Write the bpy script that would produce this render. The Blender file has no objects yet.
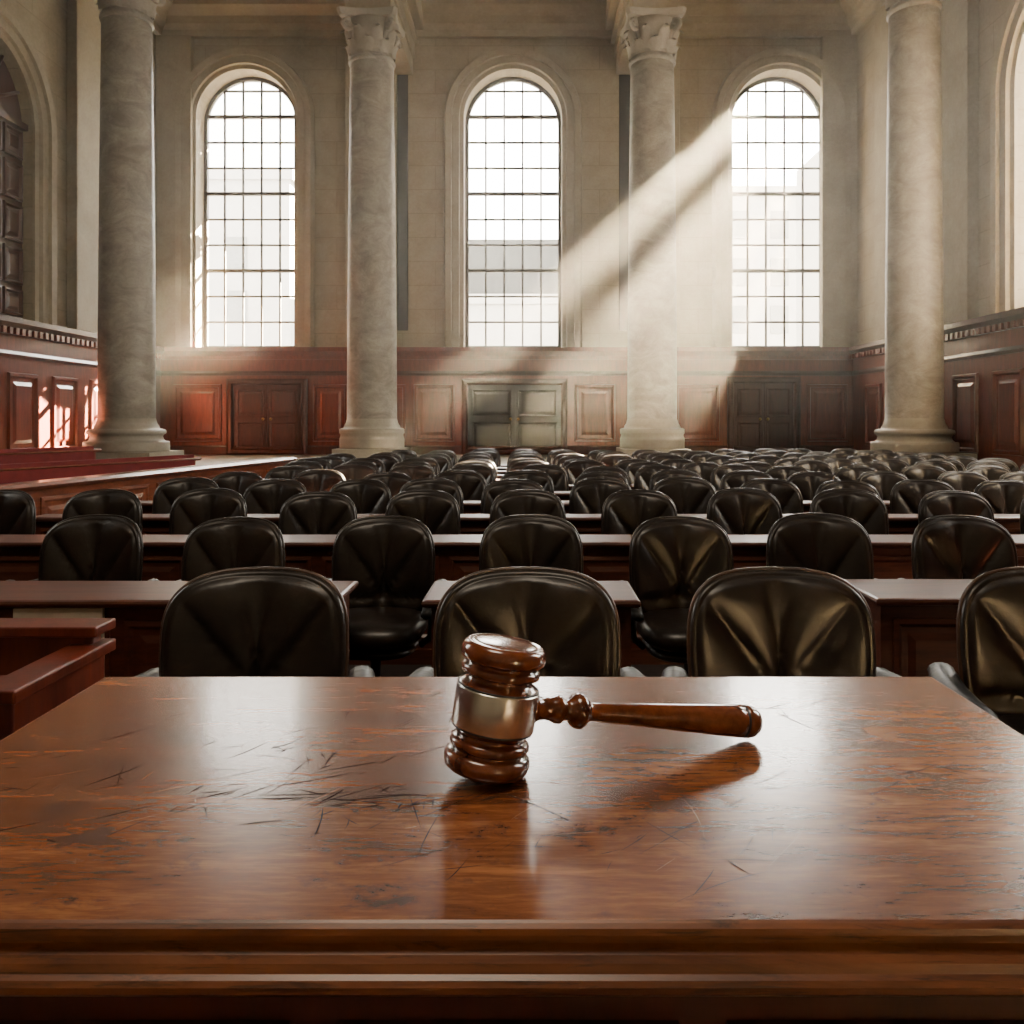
import bpy, math, random
from mathutils import Vector, Matrix
random.seed(7)
CAMZ=1.45; F=850.0
scene=bpy.context.scene
col=scene.collection

# ---------------------------------------------------------------- materials
def new_mat(name):
    m=bpy.data.materials.new(name); m.use_nodes=True
    nt=m.node_tree; b=nt.nodes['Principled BSDF']
    return m,nt,b
def N(nt,t,**kw):
    n=nt.nodes.new(t)
    for k,v in kw.items(): setattr(n,k,v)
    return n
def ramp(nt,fac,stops):
    r=N(nt,'ShaderNodeValToRGB'); el=r.color_ramp.elements
    while len(el)<len(stops): el.new(0.5)
    for e,(p,c) in zip(el,stops):
        e.position=p; e.color=(*c,1)
    nt.links.new(fac,r.inputs[0]); return r
def coords(nt,scale=(1,1,1),rot=(0,0,0)):
    tc=N(nt,'ShaderNodeTexCoord'); mp=N(nt,'ShaderNodeMapping')
    mp.inputs['Scale'].default_value=scale; mp.inputs['Rotation'].default_value=rot
    nt.links.new(tc.outputs['Object'],mp.inputs[0]); return mp.outputs[0]
def noise(nt,vec,scale,detail=4,rough=.55,dist=0):
    n=N(nt,'ShaderNodeTexNoise'); n.inputs['Scale'].default_value=scale
    n.inputs['Detail'].default_value=detail; n.inputs['Roughness'].default_value=rough
    n.inputs['Distortion'].default_value=dist
    nt.links.new(vec,n.inputs['Vector']); return n.outputs['Fac']
def mth(nt,op,a,b=None,clamp=False):
    n=N(nt,'ShaderNodeMath',operation=op); n.use_clamp=clamp
    for i,v in enumerate((a,b)):
        if v is None: continue
        if isinstance(v,(int,float)): n.inputs[i].default_value=v
        else: nt.links.new(v,n.inputs[i])
    return n.outputs[0]
def mixc(nt,fac,a,b,mode='MIX'):
    n=N(nt,'ShaderNodeMix',data_type='RGBA',blend_type=mode)
    if isinstance(fac,(int,float)): n.inputs[0].default_value=fac
    else: nt.links.new(fac,n.inputs[0])
    for i,v in ((6,a),(7,b)):
        if isinstance(v,tuple): n.inputs[i].default_value=(*v,1)
        else: nt.links.new(v,n.inputs[i])
    return n.outputs[2]
def bump(nt,b,h,strength,dist=.01):
    bp=N(nt,'ShaderNodeBump'); bp.inputs['Strength'].default_value=strength
    bp.inputs['Distance'].default_value=dist
    nt.links.new(h,bp.inputs['Height']); nt.links.new(bp.outputs[0],b.inputs['Normal'])

def wood(name,dark,light,scale=(1.5,14,14),rough=.3,coat=.3,gs=2.5):
    m,nt,b=new_mat(name)
    v=coords(nt,scale)
    n1=noise(nt,v,gs,6,.6,.6); n2=noise(nt,v,gs*5,3,.6)
    f=mth(nt,'ADD',mth(nt,'MULTIPLY',n1,.75),mth(nt,'MULTIPLY',n2,.25))
    r=ramp(nt,f,[(.3,dark),(.5,tuple((a+c)/2 for a,c in zip(dark,light))),(.7,light)])
    nt.links.new(r.outputs[0],b.inputs['Base Color'])
    b.inputs['Roughness'].default_value=rough
    b.inputs['Coat Weight'].default_value=coat; b.inputs['Coat Roughness'].default_value=.15
    bump(nt,b,f,.15,.004)
    return m

def stone(name,c1,c2,blocks=False,rough=.75,scale=1.2):
    m,nt,b=new_mat(name)
    v=coords(nt)
    n1=noise(nt,v,scale,8,.65,.4); n2=noise(nt,v,scale*12,4,.6); n0=noise(nt,v,.35,3,.6,.3)
    f=mth(nt,'ADD',mth(nt,'ADD',mth(nt,'MULTIPLY',n1,.45),mth(nt,'MULTIPLY',n2,.25)),mth(nt,'MULTIPLY',n0,.3))
    r=ramp(nt,f,[(.38,c1),(.62,c2)])
    out=r.outputs[0]
    if blocks:
        tc=N(nt,'ShaderNodeTexCoord'); sp=N(nt,'ShaderNodeSeparateXYZ'); nt.links.new(tc.outputs['Object'],sp.inputs[0])
        cb=N(nt,'ShaderNodeCombineXYZ')
        nt.links.new(mth(nt,'ADD',sp.outputs[0],sp.outputs[1]),cb.inputs[0]); nt.links.new(sp.outputs[2],cb.inputs[1])
        br=N(nt,'ShaderNodeTexBrick'); br.inputs['Scale'].default_value=1
        br.inputs['Brick Width'].default_value=1.7; br.inputs['Row Height'].default_value=.62
        br.inputs['Mortar Size'].default_value=.010
        br.inputs['Color1'].default_value=(1,1,1,1); br.inputs['Color2'].default_value=(.92,.91,.89,1)
        br.inputs['Mortar'].default_value=(.76,.74,.70,1)
        nt.links.new(cb.outputs[0],br.inputs['Vector'])
        out=mixc(nt,1.0,out,br.outputs['Color'],'MULTIPLY')
    nt.links.new(out,b.inputs['Base Color'])
    b.inputs['Roughness'].default_value=rough
    bump(nt,b,f,.3,.01)
    return m

def marble():
    m,nt,b=new_mat('column_marble')
    v=coords(nt,(1,1,1.6),(.3,.2,0))
    n1=noise(nt,v,1.6,9,.7,.8)
    n2=noise(nt,v,5,8,.7,1.2)
    vein=mth(nt,'LESS_THAN',mth(nt,'ABSOLUTE',mth(nt,'SUBTRACT',n2,.5)),.012)
    r=ramp(nt,n1,[(.34,(.19,.172,.145)),(.5,(.29,.265,.22)),(.66,(.39,.36,.305))])
    c=mixc(nt,mth(nt,'MULTIPLY',vein,.4),r.outputs[0],(.13,.115,.10))
    nt.links.new(c,b.inputs['Base Color'])
    b.inputs['Roughness'].default_value=.5
    bump(nt,b,n2,.1,.01)
    return m

def leather(name,a,bb,c,r0=.24,coat=.12,spec=.42):
    m,nt,b=new_mat(name)
    v=coords(nt)
    n=noise(nt,v,6,5,.6); fine=noise(nt,v,160,3,.6)
    r=ramp(nt,n,[(.35,a),(.6,bb),(.78,c)])
    nt.links.new(r.outputs[0],b.inputs['Base Color'])
    rr=mth(nt,'ADD',mth(nt,'MULTIPLY',n,.24),r0)
    nt.links.new(rr,b.inputs['Roughness'])
    b.inputs['Specular IOR Level'].default_value=spec
    b.inputs['Coat Weight'].default_value=coat; b.inputs['Coat Roughness'].default_value=.25
    wr=noise(nt,v,20,3,.55,.8)
    h=mth(nt,'ADD',mth(nt,'MULTIPLY',fine,.2),wr)
    bump(nt,b,h,.25,.006)
    return m

def desk_mat():
    m,nt,b=new_mat('desk_top_wood')
    v=coords(nt,(1.3,9,9))
    n1=noise(nt,v,3.2,8,.62,.8); n2=noise(nt,v,26,4,.65,.2)
    big=noise(nt,coords(nt),3.0,2,.5,0)
    f=mth(nt,'ADD',mth(nt,'ADD',mth(nt,'MULTIPLY',n1,.5),mth(nt,'MULTIPLY',n2,.25)),mth(nt,'MULTIPLY',big,.25))
    r=ramp(nt,f,[(.36,(.066,.018,.007)),(.5,(.170,.054,.018)),(.64,(.34,.128,.043))])
    c=r.outputs[0]
    nn=noise(nt,coords(nt,(1,1.6,1),(0,0,.5)),30,6,.7,.4)
    area=noise(nt,coords(nt,(1,1.3,1)),7,2,.5,0)
    ink=mth(nt,'MULTIPLY',mth(nt,'SUBTRACT',mth(nt,'ADD',mth(nt,'MULTIPLY',nn,.6),mth(nt,'MULTIPLY',area,.4)),.54),10,True)
    c=mixc(nt,mth(nt,'MULTIPLY',ink,.68),c,(.018,.016,.022))
    nt.links.new(c,b.inputs['Base Color'])
    b.inputs['Roughness'].default_value=.26
    b.inputs['Coat Weight'].default_value=.38; b.inputs['Coat Roughness'].default_value=.12
    bump(nt,b,n2,.12,.0006)
    return m

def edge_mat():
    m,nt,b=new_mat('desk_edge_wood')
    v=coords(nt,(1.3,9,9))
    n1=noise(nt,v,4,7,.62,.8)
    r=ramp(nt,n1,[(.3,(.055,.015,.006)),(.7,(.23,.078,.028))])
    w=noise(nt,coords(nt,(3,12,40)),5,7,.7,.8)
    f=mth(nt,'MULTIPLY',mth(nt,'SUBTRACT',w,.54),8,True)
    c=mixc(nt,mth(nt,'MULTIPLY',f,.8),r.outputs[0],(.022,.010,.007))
    nt.links.new(c,b.inputs['Base Color'])
    b.inputs['Roughness'].default_value=.36; b.inputs['Coat Weight'].default_value=.25
    b.inputs['Coat Roughness'].default_value=.2
    return m

def plain(name,c,rough=.5,metal=0,spec=.5):
    m,nt,b=new_mat(name)
    v=coords(nt); n=noise(nt,v,9,4)
    r=ramp(nt,n,[(.3,tuple(x*.85 for x in c)),(.7,tuple(min(1,x*1.1) for x in c))])
    nt.links.new(r.outputs[0],b.inputs['Base Color'])
    b.inputs['Roughness'].default_value=rough; b.inputs['Metallic'].default_value=metal
    b.inputs['Specular IOR Level'].default_value=spec
    return m

M_desk=desk_mat(); M_edge=edge_mat()
M_mahog=wood('mahogany_panel',(.055,.0085,.004),(.18,.029,.011),(6,6,.8),.36,.25)
M_mahogd=wood('mahogany_dark',(.022,.005,.003),(.065,.014,.008),(6,6,.8),.38,.25)
M_row=wood('bench_desk_wood',(.035,.009,.005),(.12,.030,.013),(1.2,9,9),.42,.15)
M_rail=wood('rail_wood',(.08,.02,.010),(.25,.070,.03),(2,2,8),.3,.4)
M_gavel=wood('gavel_wood',(.045,.009,.004),(.24,.062,.018),(14,14,14),.2,.9,1.6)
M_wall=stone('wall_limestone',(.225,.185,.12),(.345,.295,.205),True)
M_trim=stone('trim_limestone',(.235,.195,.13),(.36,.31,.215))
M_base=stone('column_base_stone',(.28,.25,.20),(.40,.365,.295),False,.55)
M_ceil=stone('ceiling_plaster',(.10,.08,.05),(.14,.11,.075))
M_marble=marble()
M_leather=leather('black_leather',(.009,.006,.005),(.017,.011,.008),(.045,.022,.012))
M_arm=leather('arm_leather',(.006,.005,.004),(.010,.008,.007),(.02,.013,.010),.35,0,.22)
M_leatherb=leather('worn_brown_leather',(.018,.011,.008),(.07,.033,.018),(.16,.075,.035))
M_metal=plain('band_nickel',(.72,.70,.67),.25,1)
M_blackm=plain('black_lacquer',(.012,.011,.011),.4)
M_frame=plain('window_bar_iron',(.05,.045,.04),.6)
M_dark=plain('recess_shade',(.016,.013,.012),.8)
M_door=plain('dark_door_paint',(.008,.009,.009),.6)
M_doorb=wood('dark_stained_door',(.020,.004,.003),(.065,.012,.006),(6,6,.8),.5,.1)
M_carpet=plain('dark_carpet',(.025,.015,.013),.9)
M_velvet=plain('red_velvet',(.16,.012,.014),.8)
M_cream=plain('cream_board',(.55,.50,.40),.6)
M_brass=plain('aged_brass',(.3,.2,.08),.4,1)
M_fac=stone('outside_facade',(.44,.43,.41),(.54,.53,.51),False,.9,.3)
M_roof=plain('outside_roof',(.035,.04,.045),.9)
M_glassd=plain('outside_window_dark',(.24,.25,.25),.5)
M_bark=plain('tree_bark',(.06,.045,.03),.9)
M_leaf=plain('tree_leaves',(.05,.08,.02),.8)
M_scr=plain('scratch_dark',(.016,.010,.010),.85,0,.08)
M_scrl=plain('scratch_light',(.30,.15,.075),.7,0,.2)

# ---------------------------------------------------------------- mesh builder
class MB:
    def __init__(s): s.v=[];s.f=[];s.m=[];s.mats=[];s.sm=[]
    def mi(s,mat):
        if mat not in s.mats: s.mats.append(mat)
        return s.mats.index(mat)
    def add(s,vs,fs,mat,smooth=False):
        o=len(s.v); s.v+= [tuple(v) for v in vs]; k=s.mi(mat)
        for f in fs: s.f.append([i+o for i in f]); s.m.append(k); s.sm.append(smooth)
    def box(s,x0,x1,y0,y1,z0,z1,mat):
        vs=[(x,y,z) for z in (z0,z1) for y in (y0,y1) for x in (x0,x1)]
        s.add(vs,[(0,2,3,1),(4,5,7,6),(0,1,5,4),(2,6,7,3),(0,4,6,2),(1,3,7,5)],mat)
    def lathe(s,prof,origin,axis=(0,0,1),seg=32,mat=None,smooth=True,caps=True):
        a=Vector(axis).normalized(); t=Vector((1,0,0)) if abs(a.x)<.8 else Vector((0,1,0))
        e1=(t-a*t.dot(a)).normalized(); e2=a.cross(e1); o=Vector(origin); vs=[]
        for r,h in prof:
            for i in range(seg):
                an=2*math.pi*i/seg
                vs.append(o+a*h+e1*(r*math.cos(an))+e2*(r*math.sin(an)))
        fs=[]
        for j in range(len(prof)-1):
            for i in range(seg):
                k=(i+1)%seg
                fs.append((j*seg+i,j*seg+k,(j+1)*seg+k,(j+1)*seg+i))
        s.add(vs,fs,mat,smooth)
        if caps:
            n=len(prof)
            s.add(vs[:seg],[tuple(range(seg))[::-1]],mat); s.add(vs[(n-1)*seg:],[tuple(range(seg))],mat)
    def tube(s,pts,radii,mat,seg=10,flat=1.0,closed=False,up=(0,0,1)):
        P=[Vector(p) for p in pts]; n=len(P); vs=[]
        for i in range(n):
            a=P[(i-1)%n] if (closed or i>0) else P[i]; b=P[(i+1)%n] if (closed or i<n-1) else P[i]
            t=(b-a).normalized(); u=Vector(up)
            if abs(t.dot(u))>.95: u=Vector((0,1,0))
            e1=t.cross(u).normalized(); e2=e1.cross(t).normalized()
            r=radii[i] if isinstance(radii,(list,tuple)) else radii
            for k in range(seg):
                an=2*math.pi*k/seg
                vs.append(P[i]+e1*(r*math.cos(an))+e2*(r*flat*math.sin(an)))
        fs=[]
        for j in range(n if closed else n-1):
            j2=(j+1)%n
            for k in range(seg):
                l=(k+1)%seg; fs.append((j*seg+k,j*seg+l,j2*seg+l,j2*seg+k))
        if not closed:
            fs.append(tuple(range(seg))[::-1]); fs.append(tuple(range((n-1)*seg,n*seg)))
        s.add(vs,fs,mat,True)
    def panel(s,M,x0,x1,z0,z1,rings,mat,mat2=None):
        vs=[]
        for d,h in rings:
            vs+=[M(x0+d,z0+d,h),M(x1-d,z0+d,h),M(x1-d,z1-d,h),M(x0+d,z1-d,h)]
        fs=[]
        for j in range(len(rings)-1):
            for k in range(4):
                l=(k+1)%4; fs.append((j*4+k,j*4+l,(j+1)*4+l,(j+1)*4+k))
        s.add(vs,fs,mat)
        s.add(vs[-4:],[(0,1,2,3)],mat2 or mat)
    def prism(s,prof,x0,x1,M,mat,smooth=False):
        n=len(prof); vs=[M(x0,z,d) for d,z in prof]+[M(x1,z,d) for d,z in prof]
        fs=[(i,(i+1)%n,n+(i+1)%n,n+i) for i in range(n)]
        fs.append(tuple(range(n))[::-1]); fs.append(tuple(range(n,2*n)))
        s.add(vs,fs,mat,smooth)
    def mesh(s,name,recalc=True):
        me=bpy.data.meshes.new(name); me.from_pydata(s.v,[],s.f); 
        for m in s.mats: me.materials.append(m)
        for p,k,sm in zip(me.polygons,s.m,s.sm): p.material_index=k; p.use_smooth=sm
        if recalc:
            import bmesh
            bm=bmesh.new(); bm.from_mesh(me); bmesh.ops.remove_doubles(bm,verts=bm.verts,dist=1e-5)
            bmesh.ops.recalc_face_normals(bm,faces=bm.faces); bm.to_mesh(me); bm.free()
        me.update(); return me
    def obj(s,name,loc=(0,0,0),bevel=0,recalc=True):
        me=s.mesh(name,recalc)
        o=bpy.data.objects.new(name,me); o.location=loc; col.objects.link(o)
        if bevel:
            b=o.modifiers.new('bevel','BEVEL'); b.width=bevel; b.segments=2; b.limit_method='ANGLE'; b.angle_limit=math.radians(40)
        return o

# ---------------------------------------------------------------- room
BY=22.0; LX=-9.6; RX=8.4; ZT=13.0; WZ=3.34; FY=-4.0
SILL=3.34; 
def arch_pts(c,r,spring,sill,n=24):
    pts=[(c-r,sill)]
    for i in range(n+1):
        a=math.pi-math.pi*i/n; pts.append((c+r*math.cos(a),spring+r*math.sin(a)))
    pts.append((c+r,sill)); return pts
def arch_wall(name,s0,s1,z0,z1,ops,th,M,mat):
    mb=MB()
    def quad(a,b,c,d,h): mb.add([M(a[0],a[1],h),M(b[0],b[1],h),M(c[0],c[1],h),M(d[0],d[1],h)],[(0,1,2,3)],mat)
    for h in (0,-th):
        cur=s0
        for (c,r,sp,si) in ops:
            quad((cur,z0),(c-r,z0),(c-r,z1),(cur,z1),h)
            quad((c-r,z0),(c+r,z0),(c+r,si),(c-r,si),h)
            ap=arch_pts(c,r,sp,si)[1:-1]
            for a,b in zip(ap[:-1],ap[1:]): quad(a,b,(b[0],z1),(a[0],z1),h)
            cur=c+r
        quad((cur,z0),(s1,z0),(s1,z1),(cur,z1),h)
    for (c,r,sp,si) in ops:
        ap=arch_pts(c,r,sp,si); ap=ap+[ap[0]]
        for a,b in zip(ap[:-1],ap[1:]):
            mb.add([M(a[0],a[1],0),M(b[0],b[1],0),M(b[0],b[1],-th),M(a[0],a[1],-th)],[(0,1,2,3)],mat)
    return mb.obj(name,recalc=False)
def arch_trim(mb,M,c,sp,si,sect,mat,n=28):
    k=len(sect); vs=[]
    for i in range(n+3):
        for r,h in sect:
            if i==0: s_,z_=c-r,si
            elif i==n+2: s_,z_=c+r,si
            else:
                a=math.pi-math.pi*(i-1)/n; s_,z_=c+r*math.cos(a),sp+r*math.sin(a)
            vs.append(M(s_,z_,h))
    fs=[]
    for i in range(n+2):
        for j in range(k-1):
            fs.append((i*k+j,(i+1)*k+j,(i+1)*k+j+1,i*k+j+1))
    mb.add(vs,fs,mat)
def window_unit(name,M,c,r,sp,si,cols=5,row=.68,mat=M_frame,t=.024,depth=-.55):
    mb=MB()
    arch_trim(mb,M,c,sp,si,[(r+.02,depth+.06),(r-.09,depth+.06),(r-.09,depth-.06),(r+.02,depth-.06)],mat)
    R=r-.05
    def b2(s0,s1,z0,z1,d=.03):
        P=[M(s,z,h) for h in (depth-d,depth+d) for z in (z0,z1) for s in (s0,s1)]
        mb.add(P,[(0,2,3,1),(4,5,7,6),(0,1,5,4),(2,6,7,3),(0,4,6,2),(1,3,7,5)],mat)
    for i in range(1,cols):
        s=c-R+2*R*i/cols; z1=sp+math.sqrt(max(0,R*R-(s-c)**2))
        b2(s-t,s+t,si,z1)
    z=si+.05; k=0
    b2(c-R,c+R,si,si+.1,.06)
    while z<sp+R-.2:
        w=R if z<sp else math.sqrt(R*R-(z-sp)**2)
        if k: b2(c-w,c+w,z-(t*1.9 if k%3==0 else t),z+(t*1.9 if k%3==0 else t),.045 if k%3==0 else .03)
        z+=row; k+=1
    return mb.obj(name,recalc=False)

WR=1.27; APEX=CAMZ+9.1; SP=APEX-WR
wins=[-7.36,-.44,6.50]
MBk=lambda s,z,h:(s,BY-h,z)
MLf=lambda s,z,h:(LX+h,s,z)
MRt=lambda s,z,h:(RX-h,s,z)
arch_wall('wall_back',LX-1,RX+1,0,ZT,[(w,WR,SP,SILL) for w in wins],.75,MBk,M_wall)
arch_wall('wall_left',FY,BY+.7,0,ZT,[(7.5,1.45,7.05,SILL),(15.05,1.35,7.05,SILL)],.75,MLf,M_wall)
arch_wall('wall_right',FY,BY+.7,0,ZT,[(6.2,1.45,7.05,SILL),(13.25,1.4,7.2,SILL)],.75,MRt,M_wall)
mb=MB(); mb.box(LX-.7,RX+.7,FY-.3,FY,0,ZT,M_wall); mb.obj('wall_front')
mb=MB(); mb.box(LX-.7,RX+.7,FY-.3,BY+.7,-.2,0,M_carpet); mb.obj('floor')
mb=MB(); mb.box(LX-.7,RX+.7,FY-.3,BY+.7,ZT,ZT+.3,M_ceil)
mb.obj('ceiling')
for i,w in enumerate(wins): window_unit('window_%d'%(i+1),MBk,w,WR,SP,SILL)
window_unit('window_4',MRt,13.25,1.4,7.2,SILL)
window_unit('window_5',MRt,6.2,1.45,7.05,SILL)
window_unit('window_6',MLf,7.5,1.45,7.05,SILL)
mb=MB()
c=15.05
ap=arch_pts(c,1.36,7.05,SILL)
mb.add([MLf(a,b,-.20) for a,b in ap],[tuple(range(len(ap)))],M_mahogd)
mb.box(LX-.20,LX-.08,c-.07,c+.07,SILL,8.38,M_mahogd)
for s0,s1 in ((c-1.27,c-.70),(c-.62,c-.09),(c+.09,c+.62),(c+.70,c+1.27)):
    for z0,z1 in ((3.45,3.95),(4.05,4.75),(4.85,5.55),(5.65,6.35),(6.45,7.0)):
        mb.panel(MLf,s0,s1,z0,z1,[(0,-.2),(0,-.13),(.04,-.12),(.07,-.17),(.11,-.17),(.16,-.14)],M_mahogd)
mb.box(LX-.20,LX-.07,c-1.33,c+1.33,7.03,7.15,M_mahogd)
for k in range(1,6):
    a=math.pi*k/6; 
    mb.tube([MLf(c+.25*math.cos(a),7.12+.25*math.sin(a),-.15),MLf(c+1.32*math.cos(a),7.05+1.32*math.sin(a),-.15)],.035,M_mahogd,6)
mb.obj('window_7',recalc=False)

# archivolts & trims
mb=MB()
sect=lambda r:[(r,0),(r,.05),(r+.10,.07),(r+.12,.14),(r+.30,.14),(r+.32,.20),(r+.46,.22),(r+.50,.12),(r+.52,0)]
for w in wins:
    arch_trim(mb,MBk,w,SP,SILL,sect(WR),M_trim)
mb.obj('trim_1',recalc=False)
mb=MB(); arch_trim(mb,MLf,15.05,7.05,SILL,sect(1.35),M_trim); arch_trim(mb,MLf,7.5,7.05,SILL,sect(1.45),M_trim)
mb.obj('trim_2',recalc=False)
mb=MB(); arch_trim(mb,MRt,13.25,7.2,SILL,sect(1.4),M_trim); arch_trim(mb,MRt,6.2,7.05,SILL,sect(1.45),M_trim)
mb.obj('trim_3',recalc=False)
cor=[(0,11.35),(.12,11.35),(.16,11.5),(.30,11.6),(.34,11.78),(.60,11.95),(.66,12.15),(.66,12.25),(0,12.25)]
mb=MB()
mb.prism(cor,LX,RX,MBk,M_trim); mb.obj('trim_4')
mb=MB(); mb.prism(cor,FY,BY,MLf,M_trim); mb.obj('trim_5')
mb=MB(); mb.prism(cor,FY,BY,MRt,M_trim); mb.obj('trim_6')

# wall pilasters behind the columns with flat dark strips painted for slot shade
ICOL=[(-3.53,19.0),(2.73,19.0)]; OCOL=[(-8.06,17.0),(7.50,16.6)]
mb=MB()
for p0,p1,q0,q1 in ((-4.75,-3.45,-3.43,-3.15),(2.62,3.85,2.30,2.60)):
    mb.box(p0,p1,BY-.16,BY,SILL,11.35,M_trim)
    mb.box(q0,q1,BY-.03,BY,SILL+.45,10.6,M_dark)
for x in (LX+.45,RX-.45): mb.box(x-.45,x+.45,BY-.2,BY,SILL,11.35,M_trim)
mb.obj('trim_7',bevel=.02)
mb=MB()
mb.box(LX,LX+.22,17.6,18.7,SILL,11.35,M_trim); mb.box(LX,LX+.05,18.75,19.0,SILL+.4,10.5,M_dark)  # dark strips on the side walls stand in for recess shade
mb.box(LX,LX+.22,19.2,20.6,SILL,11.35,M_trim)
mb.box(RX-.22,RX,15.9,17.2,SILL,11.35,M_trim); mb.box(RX-.22,RX,18.4,20.2,SILL,11.35,M_trim)
mb.box(RX-.05,RX,17.6,18.0,SILL+.4,10.5,M_dark)
mb.obj('trim_8',bevel=.02)

# wainscot ---------------------------------------------------------------
RING=[(0,.06),(.02,.11),(.07,.11),(.10,.05),(.13,.04),(.24,.09),(.26,.09)]
cap=[(0,WZ-.30),(.10,WZ-.30),(.12,WZ-.22),(.2,WZ-.14),(.24,WZ-.10),(.24,WZ),(0,WZ)]
def wains(name,M,s0,s1,panels,dent=False,z0=0):
    mb=MB()
    P=[(0,z0),(.06,z0),(.06,WZ-.3),(0,WZ-.3)]
    mb.prism(P,s0,s1,M,M_mahog)
    mb.prism(cap,s0,s1,M,M_mahogd if dent else M_mahog)
    mb.prism([(.0,2.62),(.09,2.62),(.11,2.68),(.09,2.74),(0,2.74)],s0,s1,M,M_mahogd)
    mb.prism([(.06,z0),(.11,z0),(.11,z0+.2),(.08,z0+.24),(.06,z0+.24)],s0,s1,M,M_mahogd)
    if dent:
        s=s0
        while s<s1-.1:
            pr=[(.1,WZ-.30),(.19,WZ-.30),(.19,WZ-.18),(.1,WZ-.18)]
            mb.prism(pr,s,s+.1,M,M_mahog); s+=.19
    for (a,b,c,d) in panels:
        mb.panel(M,a,b,c,d,RING,M_mahog)
    return mb.obj(name,recalc=True)
PZ0,PZ1=.92,2.40
bp=[(-9.2,-7.95),(-5.6,-4.7),(-3.0,-1.95),(1.15,2.2),(3.75,4.9),(7.15,8.2),(-4.5,-3.2)]
wains('trim_9',MBk,LX,RX,[(a,b,PZ0,PZ1) for a,b in bp],z0=.58)
lp=[(a,a+.95,.85,2.35) for a in [1+1.45*i for i in range(14)]]
wains('trim_10',MLf,FY,BY,lp,True)
wains('trim_11',MRt,FY,BY,[(a+.3,b+.3,c,d) for a,b,c,d in lp],True)
def door(name,x0,x1,z1,mat):
    mb=MB(); H=.05
    mb.panel(MBk,x0-.16,x1+.16,.585,z1+.16,[(0,.061),(0,.14),(.05,.17),(.12,.17),(.16,.12),(.16,.03+H)],M_mahogd,mat)
    mid=(x0+x1)/2
    for a,b in ((x0+.08,mid-.05),(mid+.05,x1-.08)):
        mb.panel(MBk,a,b,1.55,z1-.1,[(0,.03+H),(.0,.05+H),(.04,.055+H),(.07,.035+H),(.14,.05+H)],mat)
        mb.panel(MBk,a,b,.68,1.45,[(0,.03+H),(.0,.05+H),(.04,.055+H),(.07,.035+H),(.14,.05+H)],mat)
    mb.box(mid-.02,mid+.02,BY-.12,BY-.065,.6,z1,mat)
    for s in (-.1,.1): mb.lathe([(.0,0),(.035,.01),(.04,.04),(.02,.06),(0,.065)],(mid+s,BY-.09,1.5),(0,-1,0),12,M_brass,caps=False)
    return mb.obj(name,recalc=False)
door('door_1',-7.65,-5.9,2.38,M_doorb); door('door_2',-1.60,.80,2.38,M_door); door('door_3',5.25,6.8,2.42,M_doorb)

# stone platform at rear
mb=MB()
mb.box(LX+.12,RX-.12,15.75,BY-.12,0,.58,M_base)
mb.box(LX+.12,-3.9,15.4,15.75,0,.38,M_base); mb.box(LX+.12,-3.9,15.1,15.4,0,.19,M_base)
mb.obj('stone_platform',bevel=.02)

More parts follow.
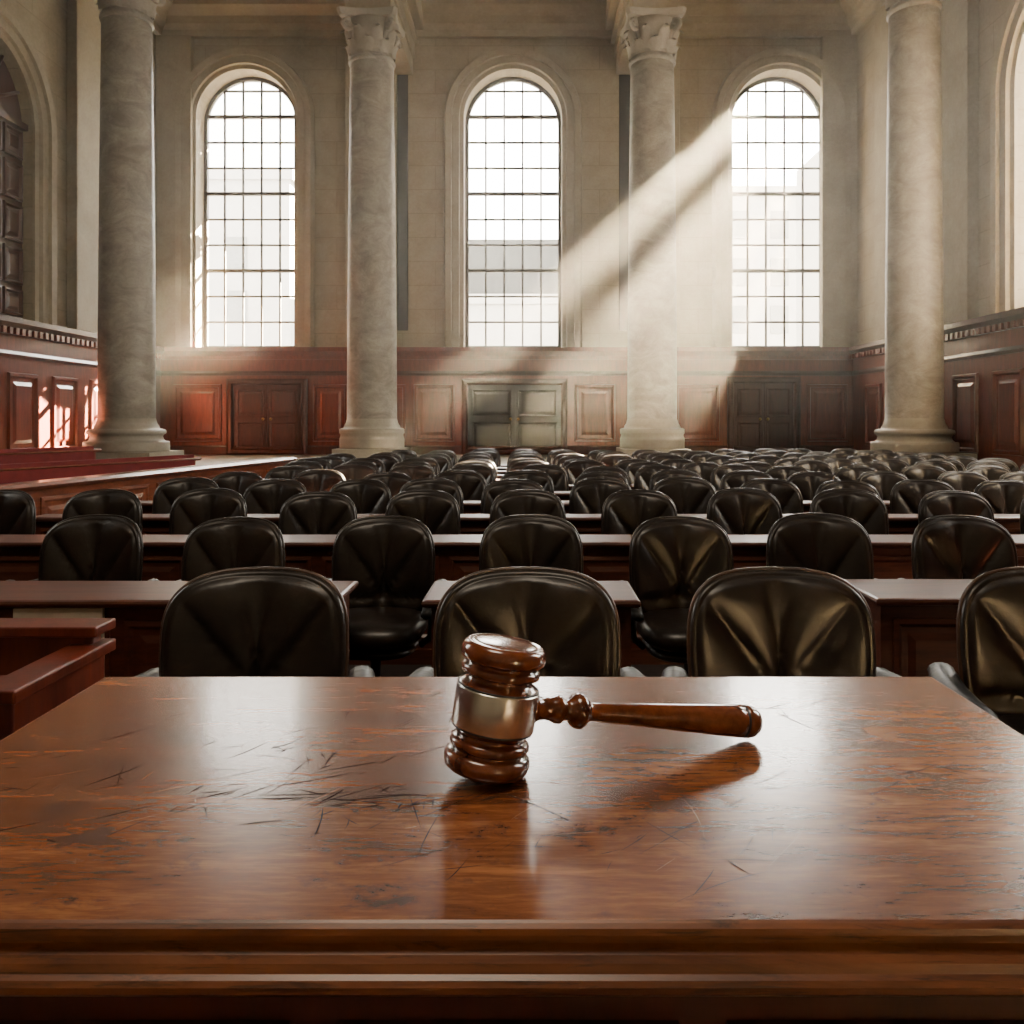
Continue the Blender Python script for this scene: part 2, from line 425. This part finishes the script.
# columns ----------------------------------------------------------------
CB=CAMZ+8.07; CT=CAMZ+8.95
def column(x,y,R,bw):
    mb=MB(); z=.582
    h=bw/2
    mb.box(x-h,x+h,y-h,y+h,z,z+.26,M_base)
    base=[(R*1.50,0),(R*1.56,.04),(R*1.58,.10),(R*1.56,.16),(R*1.48,.20),(R*1.36,.205),(R*1.28,.24),(R*1.25,.30),(R*1.30,.34),(R*1.36,.35),(R*1.38,.39),(R*1.35,.43),(R*1.22,.45),(R*1.14,.455),(R*1.12,.50),(R*1.05,.56),(R*1.0,.66)]
    base=[(min(r,h*.98),t) for r,t in base]
    mb.lathe(base,(x,y,z+.26),seg=48,mat=M_base)
    sh=[]
    z0=z+.92
    for i in range(13):
        t=i/12; sh.append((R*(1-.13*t**1.6),z0+(CB-z0)*t))
    mb.lathe([(r,q) for r,q in sh],(x,y,0),seg=48,mat=M_marble)
    rt=R*.87
    mb.lathe([(rt,-.16),(rt*1.07,-.14),(rt*1.09,-.10),(rt*1.07,-.06),(rt,-.04),(rt*1.0,.0)],(x,y,CB),seg=48,mat=M_marble)
    H=CT-CB-.14
    mb.lathe([(rt*.95,0),(rt*.96,H*.4),(rt*1.02,H*.7),(rt*1.25,H)],(x,y,CB),seg=32,mat=M_base)
    def leaf(an,z0,lh,w,r0,out):
        n=7; vs=[]
        for i in range(n):
            t=i/(n-1)
            zz=z0+lh*(t if t<.85 else .85-(t-.85)*.9)
            rr=r0+.03+out*t**2.5
            ww=w*(.75+.5*math.sin(math.pi*min(t*1.1,1)))*(1-.75*max(0,t-.6)/.4)
            if i%2: ww*=.82
            for s,dr in ((-1,-.03),(0,.025),(1,-.03)):
                aa=an+s*ww/rr
                vs.append((x+(rr+dr)*math.cos(aa),y+(rr+dr)*math.sin(aa),zz))
        fs=[]
        for i in range(n-1):
            for j in range(2): fs.append((i*3+j,i*3+j+1,i*3+j+4,i*3+j+3))
        mb.add(vs,fs,M_base,True)
    for i in range(8): leaf(2*math.pi*i/8,CB,H*.48,.15,rt,.13)
    for i in range(8): leaf(2*math.pi*(i+.5)/8,CB+.05,H*.80,.14,rt,.2)
    for i in range(4):
        an=math.pi/4+i*math.pi/2; d=Vector((math.cos(an),math.sin(an),0)); 
        pts=[]
        for j in range(22):
            a2=j/21*3.6*math.pi; rr=.15*(1-j/24)
            pts.append(Vector((x,y,CB+H*.82))+d*(rt*1.38+rr*math.cos(a2+1.5))+Vector((0,0,rr*math.sin(a2+1.5))))
        mb.tube(pts,[.05]*22,M_base,6)
        mb.tube([Vector((x,y,CB+H*.45))+d*rt*1.0,Vector((x,y,CB+H*.75))+d*rt*1.1,Vector((x,y,CB+H*.98))+d*rt*1.4],[.05,.05,.05],M_base,6)
    aw=rt*1.62; vs=[]; pts=[]
    for i in range(4):
        a0=math.pi/4+i*math.pi/2; a1=a0+math.pi/2
        p0=Vector((math.cos(a0),math.sin(a0)))*aw*1.22; p1=Vector((math.cos(a1),math.sin(a1)))*aw*1.22
        for t in (0.06,.28,.5,.72,.94):
            p=p0.lerp(p1,t); p=p*(1-.16*math.sin(math.pi*t)); pts.append(p)
    n=len(pts)
    for zz,k2 in ((CT-.14,.95),(CT-.08,1.0),(CT,1.03)):
        vs+=[(x+p.x*k2,y+p.y*k2,zz) for p in pts]
    fs=[(j*n+i,j*n+(i+1)%n,(j+1)*n+(i+1)%n,(j+1)*n+i) for j in range(2) for i in range(n)]
    fs+=[tuple(range(n))[::-1],tuple(range(2*n,3*n))]
    mb.add(vs,fs,M_base)
    return mb.obj('marble_column',bevel=0)
for x,y in ICOL: column(x,y,.55,1.46)
for x,y in OCOL: column(x,y,.53,1.62)
mb=MB()
def beam(x0,x1,y0,y1):
    mb.box(x0,x1,y0,y1,CT,CT+.42,M_trim); mb.box(x0-.05,x1+.05,y0-.05,y1,CT+.42,CT+.8,M_trim)
    mb.box(x0-.15,x1+.15,y0-.15,y1,CT+.8,CT+.9,M_trim)
    mb.box(x0-.02,x1+.02,y0-.02,y1,CT+.9,11.5,M_ceil)
    mb.box(x0-.3,x1+.3,y0-.3,y1,11.5,12.1,M_trim)
for x,y in ICOL: beam(x-.5,x+.5,y-.5,BY)
mb.obj('trim_12',bevel=.015)
mb=MB()
def xbeam(x0,x1,yc):
    mb.box(x0,x1,yc-.5,yc+.5,CT,CT+.42,M_trim); mb.box(x0-.05,x1+.05,yc-.6,yc+.6,CT+.42,CT+.82,M_trim); mb.box(x0,x1,yc-.5,yc+.5,CT+.82,11.4,M_ceil)
xbeam(LX,OCOL[0][0]+.55,OCOL[0][1]); xbeam(OCOL[1][0]-.55,RX,OCOL[1][1])
mb.obj('trim_13',bevel=.015)

# ---------------------------------------------------------------- judge desk
DZ=CAMZ-.305; DX0,DX1=-.505,.478; DYB=1.013; DYF=.520
def desk():
    mb=MB()
    prof=[(0,0),(.002,-.001),(.0045,-.003),(.005,-.007),(.0045,-.010),(.001,-.0115),(-.001,-.012),(-.001,-.015),(.002,-.017),(.005,-.0185),(.008,-.022),(.010,-.027),(.013,-.029),(.015,-.032),(.015,-.036),(.012,-.039),(.007,-.040),(.002,-.041),(.001,-.045),(-.002,-.047),(-.02,-.047)]
    rings=[]
    for d,z in prof:
        rings.append([(DX0-d,DYF-d,DZ+z),(DX1+d,DYF-d,DZ+z),(DX1+d,DYB+d,DZ+z),(DX0-d,DYB+d,DZ+z)])
    n=len(prof); vs=[p for r in rings for p in r]
    fs=[(j*4+k,j*4+(k+1)%4,(j+1)*4+(k+1)%4,(j+1)*4+k) for j in range(n-1) for k in range(4)]
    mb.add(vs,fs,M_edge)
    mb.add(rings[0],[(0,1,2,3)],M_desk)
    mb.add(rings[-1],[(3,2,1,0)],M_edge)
    x0,x1,y0,y1=DX0+.015,DX1-.015,DYF+.012,DYB-.02
    mb.box(x0,x1,y0,y1,.0,DZ-.045,M_mahogd)
    Mf=lambda s,z,h:(s,y0-h,z); Mbk=lambda s,z,h:(s,y1+h,z)
    for Mx in (Mf,Mbk):
        for a,b in ((x0+.04,x0+.34),(x0+.37,x1-.37),(x1-.34,x1-.04)):
            mb.panel(Mx,a,b,.12,DZ-.07,[(0,0),(0,.012),(.02,.015),(.03,.004),(.05,.004),(.075,.012)],M_mahogd)
    for xx,sg in ((x0,-1),(x1,1)):
        Ms=lambda s,z,h,xx=xx,sg=sg:(xx+sg*h,s,z)
        mb.panel(Ms,y0+.05,y1-.05,.12,DZ-.13,[(0,0),(0,.012),(.02,.015),(.03,.004),(.05,.004),(.075,.012)],M_mahogd)
    mb.box(x0-.02,x1+.02,y0-.02,y1+.02,0,.09,M_mahogd)
    rnd=random.Random(11); k=0
    def scratch(cx,cy,an,ln,bend,w,mat):
        nonlocal k
        k+=1; zz=DZ+.00012+.000003*(k%60); vs=[];fs=[];n=9; a=an; x=cx-math.cos(an)*ln/2; y=cy-math.sin(an)*ln/2
        pts=[]
        for i in range(n):
            pts.append((x,y,a)); a+=bend/n+rnd.uniform(-.05,.05); x+=math.cos(a)*ln/n; y+=math.sin(a)*ln/n
        if min(p[0] for p in pts)<DX0+.01 or max(p[0] for p in pts)>DX1-.01 or min(p[1] for p in pts)<DYF+.01 or max(p[1] for p in pts)>DYB-.01: return
        for i,(x,y,a) in enumerate(pts):
            ww=w*math.sin(math.pi*(i+.15)/(n-.7))*rnd.uniform(.5,1.2)/2
            vs+=[(x-math.sin(a)*ww,y+math.cos(a)*ww,zz),(x+math.sin(a)*ww,y-math.cos(a)*ww,zz)]
        fs=[(2*i,2*i+1,2*i+3,2*i+2) for i in range(n-1)]
        mb.add(vs,fs,mat)
    cl=[(-.13,.69,.08,.03,50),(-.20,.78,.09,.04,28),(-.27,.67,.07,.05,22),(.05,.60,.13,.04,24),(.34,.72,.10,.06,24),(.30,.86,.10,.05,14),(-.40,.74,.08,.06,16),(.10,.66,.12,.05,14),(.0,.75,.4,.15,36),(-.15,.90,.25,.05,12)]
    for ci,(cx,cy,sx,sy,n) in enumerate(cl):
        base=rnd.uniform(.2,1.0)
        for i in range(n):
            an=base+rnd.gauss(0,.35) if rnd.random()<.6 else rnd.uniform(0,3.14)
            lt=rnd.random()<.15
            w=rnd.uniform(.0006,.0018) if ci<3 else rnd.uniform(.0004,.0011)
            scratch(rnd.gauss(cx,sx*.6),rnd.gauss(cy,sy*.6),an,rnd.choice([.012,.02,.03,.05,.08])*rnd.uniform(.7,1.3),rnd.uniform(-.5,.5),w*(.5 if lt else 1),M_scrl if lt else M_scr)
    return mb.obj('judge_desk',recalc=False)
desk()

# ---------------------------------------------------------------- gavel
def gavel():
    R=.0370; L=.1105; th=math.radians(9.7)
    P=Vector((-.009,.738,DZ))
    u=Vector((.945,.33,0)).normalized()
    h=u*math.cos(th)-Vector((0,0,math.sin(th))); a=u*math.sin(th)+Vector((0,0,math.cos(th)))
    B=P-h*(R*.86)
    B.z+=0.0006
    mb=MB()
    q=lambda l:[(r*R/.035,t*L/.106) for r,t in l]
    bot=q([(0,.0),(.022,.0),(.030,.001),(.0338,.004),(.0352,.009),(.0345,.014),(.0315,.0165),(.0290,.0170),(.0285,.0185),(.0310,.0195),(.0328,.0225),(.0320,.026),(.0290,.0275),(.0262,.0285),(.0262,.0300),(.0285,.0325),(.0312,.0345),(.0325,.0355)])
    mb.lathe(bot,B,a,64,M_gavel,caps=False)
    mb.lathe(q([(.0325,.0355),(.0332,.0357),(.0332,.0370),(.0325,.0372)]),B,a,64,M_blackm,caps=False)
    mb.lathe(q([(.0325,.0372),(.0338,.0374),(.0340,.038),(.0340,.0680),(.0338,.0686),(.0325,.0688)]),B,a,64,M_metal,caps=False)
    mb.lathe(q([(.0325,.0688),(.0332,.069),(.0332,.0703),(.0325,.0705)]),B,a,64,M_blackm,caps=False)
    top=q([(.0325,.0705),(.0312,.0715),(.0285,.0735),(.0262,.076),(.0262,.0775),(.0290,.0785),(.0320,.080),(.0328,.0835),(.0310,.0865),(.0285,.0875),(.0290,.089),(.0315,.0895),(.0345,.092),(.0352,.097),(.0338,.102),(.0305,.1048),(.0285,.1050),(.0275,.1042),(.0255,.1050),(.018,.1062),(.008,.1068),(0,.107)])
    mb.lathe(top,B,a,64,M_gavel,caps=False)
    C=B+a*(L*.5)
    hz=C.z-DZ-.0150
    LH=min(.32,hz/math.sin(th))
    hp=[(.0,.028),(.0115,.0295),(.0118,.036),(.0105,.038),(.0092,.041),(.0085,.046),(.0095,.052),(.0112,.056),(.0112,.060),(.0088,.063),(.0080,.066),(.0088,.069),(.0125,.0725),(.0142,.0765),(.0142,.0805),(.0120,.084),(.0085,.0865),(.0074,.090),(.0076,.10),(.0090,.13),(.0108,.17),(.0128,.21),(.0138,.236),(.0140,.243)]
    kk=1.08
    hp2=[]
    for r,t in hp:
        hp2.append((r*kk, t if t<.09 else .09+(t-.09)*(LH-.022-.09)/(.243-.09)))
    mb.lathe(hp2,C,h,40,M_gavel,caps=False)
    e=hp2[-1][1]; k=kk
    mb.lathe([(.0140*k,e),(.0126*k,e+.0006),(.0126*k,e+.002),(.0140*k,e+.0026)],C,h,40,M_blackm,caps=False)
    mb.lathe([(.0140*k,e+.0026),(.0141*k,e+.007),(.0130*k,e+.013),(.0102*k,e+.0175),(.006*k,e+.0205),(0,e+.0215)],C,h,40,M_gavel,caps=False)
    return mb.obj('gavel')
g=gavel()

# ---------------------------------------------------------------- chairs
def sup(an,n): 
    c,s=math.cos(an),math.sin(an)
    return math.copysign(abs(c)**(2/n),c),math.copysign(abs(s)**(2/n),s)
def chair_mesh(name,piping):
    mb=MB(); A=.30; zc=.71; Bh=.255
    def outline(an,k=1):
        ox,oz=sup(an,3.9); 
        x=A*ox*k; z=Bh*oz*k
        if z>0: z=z+.02*k*(1-(ox*k)**2)*max(0,oz)
        x*=(1-.05*max(0,-oz))
        return x,z
    def warp(x,y,z):
        return (x, y-.9*x*x+(z)*.12, z+zc)
    SEG=120; rings=[0,.06,.12,.18,.25,.32,.39,.46,.53,.6,.67,.74,.8,.85,.89,.92,.94,.96,.985,1.0]
    def front(x,z,r):
        e=max(0,1-r**6)**.5
        y=-.085*e
        px,pz=x,z+.13
        ph=math.atan2(px,pz+.01); rad=math.hypot(px,pz)
        w=min(1,max(0,(rad-.01)/.07))*min(1,max(0,(.95-r)/.16))
        if r<.95:
            pl=1-abs(math.sin(ph*4.2+.5*math.sin(ph*2.3)))**.5
            y+=.028*pl*w
        y+=.05*math.exp(-(rad/.05)**2)
        y+=.014*math.exp(-((r-.93)/.014)**2)
        return y
    vs=[];fs=[]
    for ri,r in enumerate(rings):
        for i in range(SEG):
            x,z=outline(2*math.pi*i/SEG,r); vs.append(warp(x,front(x,z,r),z))
    for j in range(len(rings)-1):
        for i in range(SEG):
            k=(i+1)%SEG; fs.append((j*SEG+i,j*SEG+k,(j+1)*SEG+k,(j+1)*SEG+i))
    mb.add(vs,fs,M_leather,True)
    vs=[];fs=[]; rb=[0,.4,.7,.85,.93,.98,1.0]
    for r in rb:
        for i in range(SEG):
            x,z=outline(2*math.pi*i/SEG,r); vs.append(warp(x,.04*max(0,1-r**6)**.5,z))
    for j in range(len(rb)-1):
        for i in range(SEG):
            k=(i+1)%SEG; fs.append((j*SEG+i,(j+1)*SEG+i,(j+1)*SEG+k,j*SEG+k))
    mb.add(vs,fs,M_leather,True)
    pts=[]
    for i in range(96):
        x,z=outline(2*math.pi*i/96,.99); pts.append(warp(x,-.008,z))
    mb.tube(pts,.009,piping,8,closed=True,up=(0,1,0))
    def pillow(cx,cy,cz,a,b,h,n=3.2):
        vs=[];fs=[];S=40;lay=[]
        for i in range(11):
            t=-math.pi/2+math.pi*i/10; lay.append((max(.0,math.cos(t))**.45,math.copysign(abs(math.sin(t))**.9,math.sin(t))))
        for rr,zz in lay:
            for i in range(S):
                ox,oy=sup(2*math.pi*i/S,n)
                vs.append((cx+a*ox*rr,cy+b*oy*rr,cz+h*zz))
        for j in range(10):
            for i in range(S):
                k=(i+1)%S; fs.append((j*S+i,j*S+k,(j+1)*S+k,(j+1)*S+i))
        mb.add(vs,fs,M_leather,True)
    pillow(0,-.27,.46,.285,.27,.07); pillow(0,-.26,.375,.25,.24,.035)
    for s in (-1,1):
        pts=[];rad=[]
        for i in range(13):
            t=i/12; y=-.02-.50*t; x=s*(.335+.03*math.sin(math.pi*t)); z=.63-.03*t*t
            if t>.9: z-=.02
            pts.append((x,y,z)); rad.append(.047*(.55+.45*min(1,math.sin(math.pi*min(1,max(.12,t)*1.0)) *2.2)))
        mb.tube(pts,rad,M_arm,12,flat=.7)
        pts=[(s*.335,-.04,.62),(s*.34,-.06,.56),(s*.33,-.14,.45),(s*.29,-.2,.385)]
        mb.tube(pts,.017,M_blackm,8)
        pts=[(s*.35,-.44,.61),(s*.35,-.43,.54),(s*.33,-.36,.44),(s*.27,-.30,.385)]
        mb.tube(pts,.017,M_blackm,8)
    mb.box(-.05,.05,-.06,.05,.36,.56,M_blackm)
    mb.lathe([(.05,.34),(.03,.33),(.028,.14),(.045,.12),(.05,.08)],(0,-.25,0),seg=16,mat=M_blackm)
    for i in range(5):
        a=2*math.pi*i/5+.3; d=Vector((math.cos(a),math.sin(a),0)); o=Vector((0,-.25,0))
        mb.tube([o+d*.03+Vector((0,0,.12)),o+d*.17+Vector((0,0,.105)),o+d*.30+Vector((0,0,.075))],[.026,.02,.015],M_blackm,8)
        c=o+d*.30; pz=Vector((-d.y,d.x,0))
        for s2 in (-1,1):
            mb.lathe([(0,-.009),(.026,-.009),(.028,-.004),(.028,.004),(.026,.009),(0,.009)],c+pz*.016*s2+Vector((0,0,.0285)),pz,14,M_blackm,caps=False)
        mb.lathe([(.01,.03),(.01,.08)],c,seg=8,mat=M_blackm)
    return mb.mesh(name)
CH1=chair_mesh('leather_chair_worn_mesh',M_leatherb); CH=chair_mesh('leather_chair_mesh',M_leather)
def chair(x,y,rot=0,sx=1,sz=1,me=None):
    o=bpy.data.objects.new('leather_chair',me or CH); col.objects.link(o)
    o.location=(x,y,0); o.rotation_euler=(0,0,math.radians(rot)); o.scale=(sx,1,sz)
    return o
for x,r in ((-.89,2),(-.01,0),(.81,-1),(1.71,-9)): chair(x,2.82,r,.99,.972,CH1)
chair(2.65,2.95,-8,1,1,CH1); 
ROWS=[4.43,6.0,7.2,8.3,9.35,10.3,11.2,12.1,13.0,13.9,14.7]
for ri,D in enumerate(ROWS):
    lim0=-4.15 if D<7 else -3.45+(D-7.2)*.10; lim1=6.7 if D>7 else 5.4
    if ri==0: lim0,lim1=-3.2,3.3
    sp=.74 if ri<2 else .69
    jx=.02 if ri<2 else .07
    off=0 if ri<2 else random.uniform(-.12,.12)
    for k in range(-10,12):
        x=k*sp+off
        if lim0<=x<=lim1:
            chair(x+random.uniform(-jx,jx),D-.04+random.uniform(-.03,.03),random.uniform(-5,5)-x*1.2,.87 if ri<2 else .9,random.uniform(.96,.99))
def bench_desk(x0,x1,y0,y1,cream=False):
    mb=MB(); zt=.73
    prof=[(0,0),(.012,-.004),(.016,-.014),(.012,-.026),(.0,-.032)]
    r=[]
    for d,z in prof: r+=[(x0-d,y0-d,zt+z),(x1+d,y0-d,zt+z),(x1+d,y1+d,zt+z),(x0-d,y1+d,zt+z)]
    fs=[(j*4+k,j*4+(k+1)%4,(j+1)*4+(k+1)%4,(j+1)*4+k) for j in range(4) for k in range(4)]+[(0,1,2,3),(19,18,17,16)]
    mb.add(r,fs,M_row)
    mb.box(x0+.02,x1-.02,y0+.03,y0+.06,.05,zt-.03,M_row)
    mb.box(x0+.02,x0+.05,y0+.06,y1-.02,.0,zt-.03,M_row); mb.box(x1-.05,x1-.02,y0+.06,y1-.02,.0,zt-.03,M_row)
    mb.box(x0+.0,x1-.0,y0+.01,y0+.07,.0,.09,M_row)
    M=lambda s,z,h:(s,y0+.03-h,z)
    n=max(1,round((x1-x0)/.75)); w=(x1-x0-.08)/n
    for i in range(n):
        a=x0+.04+i*w+.03
        mb.panel(M,a,a+w-.06,.14,zt-.09,[(0,0),(0,.01),(.02,.014),(.035,.002),(.06,.002),(.09,.01)],M_row)
    if cream: mb.box(-2.08,-1.72,y0-.0,y0+.018,.2,zt-.035,M_cream)
    return mb.obj('bench_desk',recalc=False)
bench_desk(-3.4,-.79,3.42,3.83,True); bench_desk(-.42,.43,3.42,3.83); bench_desk(1.42,3.6,3.46,3.87)
for D in ROWS[1:]:
    lim0=-4.35 if D<7 else -3.75+(D-7.2)*.10; lim1=6.95 if D>7 else 5.6
    bench_desk(lim0,lim1,D-.95 if D<7 else D-.84,D-.61)

# left rails --------------------------------------------------------------
def rail(name,p0,p1,h,th=.12,seat=False):
    mb=MB(); a=Vector((*p0,0)); b=Vector((*p1,0)); d=(b-a); L=d.length; d.normalize(); n=Vector((d.y,-d.x,0))
    def M(s,z,o): 
        q=a+d*s+n*o; return (q.x,q.y,z)
    mb.prism([(-th/2,0),(th/2,0),(th/2,h-.06),(-th/2,h-.06)],0,L,M,M_rail)
    mb.prism([(-th/2-.05,h-.06),(th/2+.05,h-.06),(th/2+.08,h-.03),(th/2+.05,h),(-th/2-.05,h),(-th/2-.08,h-.03)],-.05,L+.05,M,M_rail)
    k=max(1,int(L/.9)); w=L/k
    for i in range(k):
        mb.panel(lambda s,z,o:M(s,z,th/2+o),i*w+.08,(i+1)*w-.08,.15,h-.14,[(0,0),(0,.015),(.03,.02),(.05,.004),(.09,.004),(.13,.014)],M_rail)
    if seat:
        mb.prism([(th/2,.3),(th/2+.45,.3),(th/2+.47,.42),(th/2+.43,.47),(th/2,.47)],.1,L-.1,M,M_velvet)
        mb.prism([(th/2+.02,.5),(th/2+.09,.5),(th/2+.06,h+.04),(th/2,h+.04)],.1,L-.1,M,M_velvet)
    return mb.obj(name,recalc=False)
rail('wooden_railing',(-4.62,6.7),(-3.72,13.0),.90)
rail('jury_bench',(-6.9,9.4),(-5.4,13.6),.88,seat=True)
rail('jury_bench',(-8.6,9.6),(-7.2,14.0),1.0,seat=True)
mb=MB()
mb.box(-3.2,-1.47,2.86,2.92,0,.73,M_mahog)
mb.box(-3.25,-1.44,2.82,2.96,.73,.765,M_mahog)
mb.box(-3.2,-1.50,2.45,2.86,.42,.49,M_mahog); mb.box(-3.2,-1.5,2.46,2.52,.0,.42,M_mahog)
mb.box(-1.52,-1.46,2.40,2.92,0,.66,M_mahog); mb.box(-1.55,-1.43,2.36,2.94,.66,.70,M_mahog)
mb.box(-3.2,-1.5,2.35,2.85,.58,.60,M_mahog)
mb.obj('wooden_pew',bevel=.006)

# ---------------------------------------------------------------- outside
def bld(mb,x0,x1,y0,y1,z1,rf=True):
    mb.box(x0,x1,y0,y1,-1,z1,M_fac)
    if rf: mb.box(x0-.2,x1+.2,y0-.2,y1+.2,z1,z1+.6,M_fac)
    x=x0+.8
    while x<x1-1.5:
        z=1.0
        while z<z1-2:
            mb.box(x,x+1.1,y0-.06,y0+.05,z,z+1.7,M_glassd); z+=2.9
        x+=2.4
mb=MB()
bld(mb,-34,-13,46,60,14.5); bld(mb,-12.5,6.5,52,66,8.6); bld(mb,11.5,23,52,66,15.2)
mb.prism([(0,0),(1,0),(.82,1),(.18,1)],0,1,lambda s,z,d:(-12.5+19*d,52.2+13*s,9.2+3.4*z),M_roof)
mb.obj('neighbouring_building',recalc=False)
mb=MB(); bld(mb,2.35,5.5,28.8,31,17.5); mb.obj('sun_blocker_tower',recalc=False)  # unseen tower added to keep sun out of the middle window
mb=MB(); bld(mb,11.9,20,33.8,38,12.6,False)  # unseen pierced screen added to split the right window's sun into shafts
px_=[11.95,12.95,13.85,14.75]; Y0,Y1=33.9,34.2
for x in px_: mb.box(x-.14,x+.14,Y0,Y1,12.6,18.9,M_fac)
for ci,(a,b) in enumerate(zip(px_[:-1],px_[1:])):
    z=12.6+(.1,.75,.3)[ci]
    mb.box(a,b,Y0,Y1,12.6,z+.02,M_fac)
    for op,so_ in ((.75,.6),(.9,.55),(1.0,.48)):
        mb.box(a,b,Y0,Y1,z+op,z+op+so_,M_fac); z+=op+so_
mb.box(14.75,20,Y0,Y1,12.6,18.4,M_fac)
for x,zt in ((12.95,20.0),(14.8,20.5),(17,20.5),(19.5,20.5)):
    mb.lathe([(.22,18.8),(.22,18.95),(.16,19.0),(.16,zt-1.0),(.24,zt-.95),(.24,zt-.8),(.15,zt-.75),(.02,zt+.4)],(x,34.05,0),seg=8,mat=M_fac,smooth=False)
mb.obj('sun_shaft_screen',recalc=False)
mb=MB(); mb.box(-60,60,BY+.8,90,-1.3,-1,M_fac); mb.obj('ground')
def blocker_tree(cx,cy,hgt,rx,rz,n,seed,r0=.28,r1=.62):  # unseen tree added to block upper sun at the left window
    rnd=random.Random(seed); mb=MB(); zc=hgt-rz
    mb.tube([(cx,cy,-1),(cx+.2,cy,zc*.5),(cx,cy,zc),(cx,cy,hgt-.8)],[.25,.18,.12,.06],M_bark,10)
    for i in range(n):
        a=rnd.uniform(0,6.28); b=rnd.uniform(-1,1); q=rnd.uniform(.2,1)
        p=Vector((cx+rx*q*math.cos(a)*math.sqrt(1-b*b*.6),cy+rx*q*math.sin(a)*math.sqrt(1-b*b*.6),zc+rz*q*b))
        st=Vector((cx,cy,min(max(p.z-1.6,3),zc+rz*.4)))
        mb.tube([st,(st+p)/2+Vector((0,0,-.2)),p],[.08,.05,.03],M_bark,6)
        R=rnd.uniform(r0,r1); S=9; L=6; vs=[];fs=[]
        for j in range(L+1):
            t=math.pi*j/L
            for k in range(S):
                f=2*math.pi*k/S; r=R*rnd.uniform(.75,1.2)
                vs.append(p+Vector((r*math.sin(t)*math.cos(f),r*math.sin(t)*math.sin(f),r*.8*math.cos(t))))
        for j in range(L):
            for k in range(S):
                l=(k+1)%S; fs.append((j*S+k,j*S+l,(j+1)*S+l,(j+1)*S+k))
        mb.add(vs,fs,M_leaf)
    mb.obj('sun_blocker_tree',recalc=False)
blocker_tree(-4.6,27,15.3,1.5,3.4,140,4,.35,.6)

# ---------------------------------------------------------------- air (density stepped down near the floor to dim the low haze)
def air(z0,z1,dens):
    m=bpy.data.materials.new('dusty_air'); m.use_nodes=True; nt=m.node_tree; nt.nodes.clear()
    v_=nt.nodes.new('ShaderNodeVolumeScatter'); v_.inputs['Density'].default_value=dens; v_.inputs['Anisotropy'].default_value=.62
    v_.inputs['Color'].default_value=(1,.94,.80,1)
    out=nt.nodes.new('ShaderNodeOutputMaterial'); nt.links.new(v_.outputs[0],out.inputs['Volume'])
    mb=MB(); mb.box(LX+.25,RX-.25,6.0,BY-.28,z0,z1,m); mb.obj('dusty_air')
air(2.902,12.4,.0068); air(2.102,2.898,.0048); air(1.602,2.098,.0032); air(1.10,1.598,.0017)

# ---------------------------------------------------------------- light
sund=Vector((.553,1,.648))
w=bpy.data.worlds.new('World'); scene.world=w; w.use_nodes=True
nt=w.node_tree; bg=nt.nodes['Background']; bg.inputs[0].default_value=(1,.945,.84,1)
tc=N(nt,'ShaderNodeTexCoord'); vm=N(nt,'ShaderNodeVectorMath',operation='DOT_PRODUCT')
nt.links.new(tc.outputs['Generated'],vm.inputs[0]); vm.inputs[1].default_value=sund.normalized()
dp=mth(nt,'MAXIMUM',vm.outputs['Value'],0.0)
st=mth(nt,'ADD',mth(nt,'MULTIPLY',mth(nt,'POWER',dp,8.0),46.0),17.0)
nt.links.new(st,bg.inputs[1])
def portal(loc,rot,sx,sy):
    l=bpy.data.lights.new('window_portal','AREA'); l.shape='RECTANGLE'; l.size=sx; l.size_y=sy; l.cycles.is_portal=True
    o=bpy.data.objects.new('window_portal',l); o.location=loc; o.rotation_euler=rot; col.objects.link(o)
hz=(SILL+APEX)/2
for x in wins: portal((x,BY+.8,hz),(math.radians(-90),0,0),2.6,APEX-SILL)
portal((RX+.8,13.25,6),(0,math.radians(90),0),5.4,2.8); portal((RX+.8,6.2,6),(0,math.radians(90),0),5.4,2.9)
portal((LX-.8,7.5,6),(0,math.radians(-90),0),5.4,2.9)
s=bpy.data.lights.new('sun','SUN'); s.energy=1150; s.angle=math.radians(.25); s.color=(1,.78,.50)
so=bpy.data.objects.new('sun',s); col.objects.link(so)
so.rotation_euler=sund.to_track_quat('Z','Y').to_euler(); so.location=(20,50,30)
a=bpy.data.lights.new('fill_light','AREA'); a.shape='DISK'; a.size=3.5; a.energy=360; a.color=(1,.84,.64)  # unseen overhead fill added to brighten the foreground, no fixture there
ao=bpy.data.objects.new('fill_light',a); ao.location=(-1,0,9.5); col.objects.link(ao)

# ---------------------------------------------------------------- camera
cd=bpy.data.cameras.new('camera'); cd.sensor_width=36; cd.lens=F/1024*36
cd.shift_x=-18/1024; cd.shift_y=-91/1024; cd.clip_start=.02; cd.clip_end=300
co=bpy.data.objects.new('camera',cd); co.location=(0,0,CAMZ); co.rotation_euler=(math.radians(90),0,0); col.objects.link(co)
scene.camera=co
